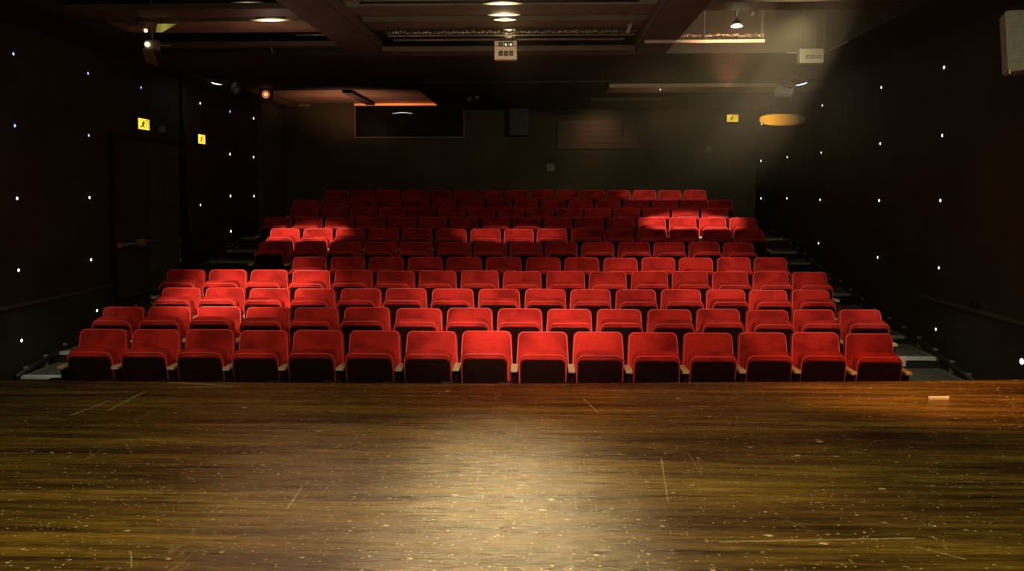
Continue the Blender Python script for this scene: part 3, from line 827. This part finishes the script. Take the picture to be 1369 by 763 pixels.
# ------------------------------------------------------------------ lights
def spot(name, loc, target, power, size, blend=.6, col=(1, .8, .6), rad=.06):
    d = bpy.data.lights.new(name, 'SPOT'); d.energy = power; d.spot_size = math.radians(size); d.spot_blend = blend; d.color = col; d.shadow_soft_size = rad
    o = bpy.data.objects.new(name, d); C.objects.link(o); o.location = loc
    o.rotation_euler = (Vector(target) - Vector(loc)).to_track_quat('-Z', 'Y').to_euler(); return o
def area(name, loc, target, power, sx, sy, col):
    d = bpy.data.lights.new(name, 'AREA'); d.energy = power; d.shape = 'RECTANGLE'; d.size = sx; d.size_y = sy; d.color = col
    o = bpy.data.objects.new(name, d); C.objects.link(o); o.location = loc
    o.rotation_euler = (Vector(target) - Vector(loc)).to_track_quat('-Z', 'Y').to_euler(); return o
def point(name, loc, power, col, rad=.05):
    d = bpy.data.lights.new(name, 'POINT'); d.energy = power; d.color = col; d.shadow_soft_size = rad
    o = bpy.data.objects.new(name, d); C.objects.link(o); o.location = loc; return o
def tgt(px, row):   # a point on a row of seats
    return at(px, tops[row] + 8, YR[row])
warm = (1, .74, .52)
# overall front wash on the seats from above the stage front
o = spot('wash_light', (.9, 3.6, 4.1), tgt(780, 1), 300, 84, .9, warm, .25); o.scale = (1, .34, 1)
def pool(px, row, power, wpx, rows_, blend=.6, dy=-3.2, dz=3.0, col=warm, rad=.03):
    "lantern whose oval pool is wpx pixels wide and rows_ rows deep"
    q = tgt(px, row); L = Vector((q.x, q.y + dy, min(3.9, q.z + dz)))
    d = (q - L).length
    wx = wpx / F * q.y / 2; wy = rows_ * .95 / 2 * abs(L.z - q.z) / d + .10
    big = max(wx, wy)
    o = spot('pool_light', L, q, power * d * d, math.degrees(2 * math.atan(big / d)), blend, col, rad)
    o.scale = (wx / big, wy / big, 1)
    return o
pool(690, 1, 31.9, 460, 4.2, .9)
pool(700, 0, 20.3, 420, 2.4, .9)
pool(330, 2, 60.9, 260, 3.0, .8)
pool(350, 3, 23.2, 230, 2.4, .8)
pool(405, 6, 66.7, 150, 2.0, .7)
pool(560, 2, 9, 420, 2.0, .9)
pool(690, 6, 24.6, 190, 1.7, .8)
pool(690, 7, 14.5, 130, 2.0, .8)
pool(925, 7, 66.7, 150, 2.2, .5, -9.5, 3.2)
pool(895, 10, 17.4, 150, 3.0, .5, -12.5, 3.2)
pool(930, 3, 18.8, 460, 4.6, .9)
pool(1060, 1, 17.4, 420, 3.4, .9)
pool(905, 4, 10, 280, 2.2, .9, -8.0, 3.2)
pool(230, 0, 5.8, 480, 4.0, .9)
# stage lights
spot('stage_backlight', (-.38, 9.0, 3.25), (-.32, 1.6, 0), 850, 50, 1.0, (1, .70, .32), .10)
spot('stage_backlight', (-2.3, 8.8, 3.3), (-1.6, 1.6, 0), 170, 50, 1.0, (1, .58, .34), .10)
area('stage_top_light', (0, 3.2, 3.9), (0, 3.5, 0), 200, 7, 1.6, (1, .80, .36))
spot('stage_orange_light', (3.3, 5.4, 3.5), (2.95, 6.7, 0), 760, 44, 1.0, (1, .34, .10), .1)
spot('seat_red_fill', (.3, 5.6, 3.5), (.5, 6.8, 0), 190, 60, 1.0, (1, .30, .12), .1)  # added fill for the red that the seats throw onto the stage edge
# ceiling glow near the oval lights
point('ceiling_glow', (-3.1, 9.9, 2.9), 3.5, (1, .62, .45), .1)
point('ceiling_glow', (-.45, 9.9, 2.8), 2.5, (1, .66, .42), .1)
spot('ceiling_bounce_fill', (-.4, 4.0, .3), (-.4, 8.6, 4.1), 330, 58, 1.0, (1, .80, .60), .3)  # added unseen fill for stage light bounced up to the beams
spot('orange_up_light', (-3.9, 17.2, 2.5), (-3.9, 17.5, 3.5), 34, 150, .6, (1, .46, .26), .1)
spot('right_pipe_glow', (2.1, 9.9, 2.7), (2.2, 10.5, 3.4), 70, 75, .8, (1, .34, .16), .05)
point('rear_glow', (2.0, 14.4, 2.7), 3, (1, .6, .3), .2)
spot('board_light', (1.2, 17.9, 3.1), (1.25, 18.8, 2.7), 9, 100, .9, (1, .55, .28), .1)
area('room_fill', (-.5, 2.5, 3.4), (-.5, 14, 3.6), 24, 6, 1.2, (1, .88, .5))
for X_ in (XR - .7, XL + .7): spot('step_light', (X_, 7.8, 1.6), (X_, 9.5, -.5), 38, 48, .9, (.9, 1, .85), .1)
spot('speaker_fill', (2.2, 5.5, 2.2), (4.0, 7.3, 2.8), 12, 40, 1, (1, .95, .8), .1)  # added small fill that only brightens the loudspeaker

# haze hanging in the light of the right-hand lantern
k = NT('thin haze'); k.n.remove(k.b)
tc = k.new('ShaderNodeTexCoord'); sp = k.new('ShaderNodeSeparateXYZ'); k.link(tc.outputs['Object'], sp.inputs[0])
def sstep(sock, a, b):
    mr = k.new('ShaderNodeMapRange', interpolation_type='SMOOTHSTEP'); k.link(sock, mr.inputs[0])
    mr.inputs[1].default_value = a; mr.inputs[2].default_value = b; return mr.outputs[0]
den = k.math('MULTIPLY', k.math('POWER', sstep(sp.outputs[0], -1.2, 3.2), 1.8), sstep(sp.outputs[2], 1.4, 3.0))
den = k.math('MULTIPLY', den, sstep(sp.outputs[1], 7.2, 9.0))
vs = k.new('ShaderNodeVolumeScatter'); vs.inputs['Color'].default_value = (1, .93, .68, 1); vs.inputs['Anisotropy'].default_value = .2
k.link(k.math('MULTIPLY', den, .085), vs.inputs['Density'])
k.link(vs.outputs[0], k.n['Material Output'].inputs['Volume'])
bm = BX(-1.2, XR - .01, 11.45, YB - .01, 1.3, 3.19); box(bm, -1.2, XR - .01, 7.2, 11.449, 1.3, 3.32); box(bm, 1.63, 3.69, 7.2, 11.449, 3.321, ZD - .01)
hz = obj('haze', bm, k.m); tag(hz, 'thin warm haze lit under the ceiling on the right', 'haze'); hz['kind'] = 'stuff'
spot('haze_light', (2.6, 8.2, 4.1), (2.6, 11.6, 3.35), 260, 62, 1.0, (1, .80, .45), .2)
o = spot('haze_light', (2.7, 9.0, 3.25), (2.4, 14.5, 2.95), 330, 70, 1.0, (1, .82, .45), .15); o.scale = (1, .34, 1)

w = bpy.data.worlds.new('world'); bpy.context.scene.world = w; w.use_nodes = True
w.node_tree.nodes['Background'].inputs[0].default_value = (0, 0, 0, 1)
sc_ = bpy.context.scene
sc_.view_settings.view_transform = 'Standard'
sc_.view_settings.look = 'None'
sc_.view_settings.exposure = 0
sc_.cycles.use_denoising = True
sc_.cycles.max_bounces = 5; sc_.cycles.volume_bounces = 0
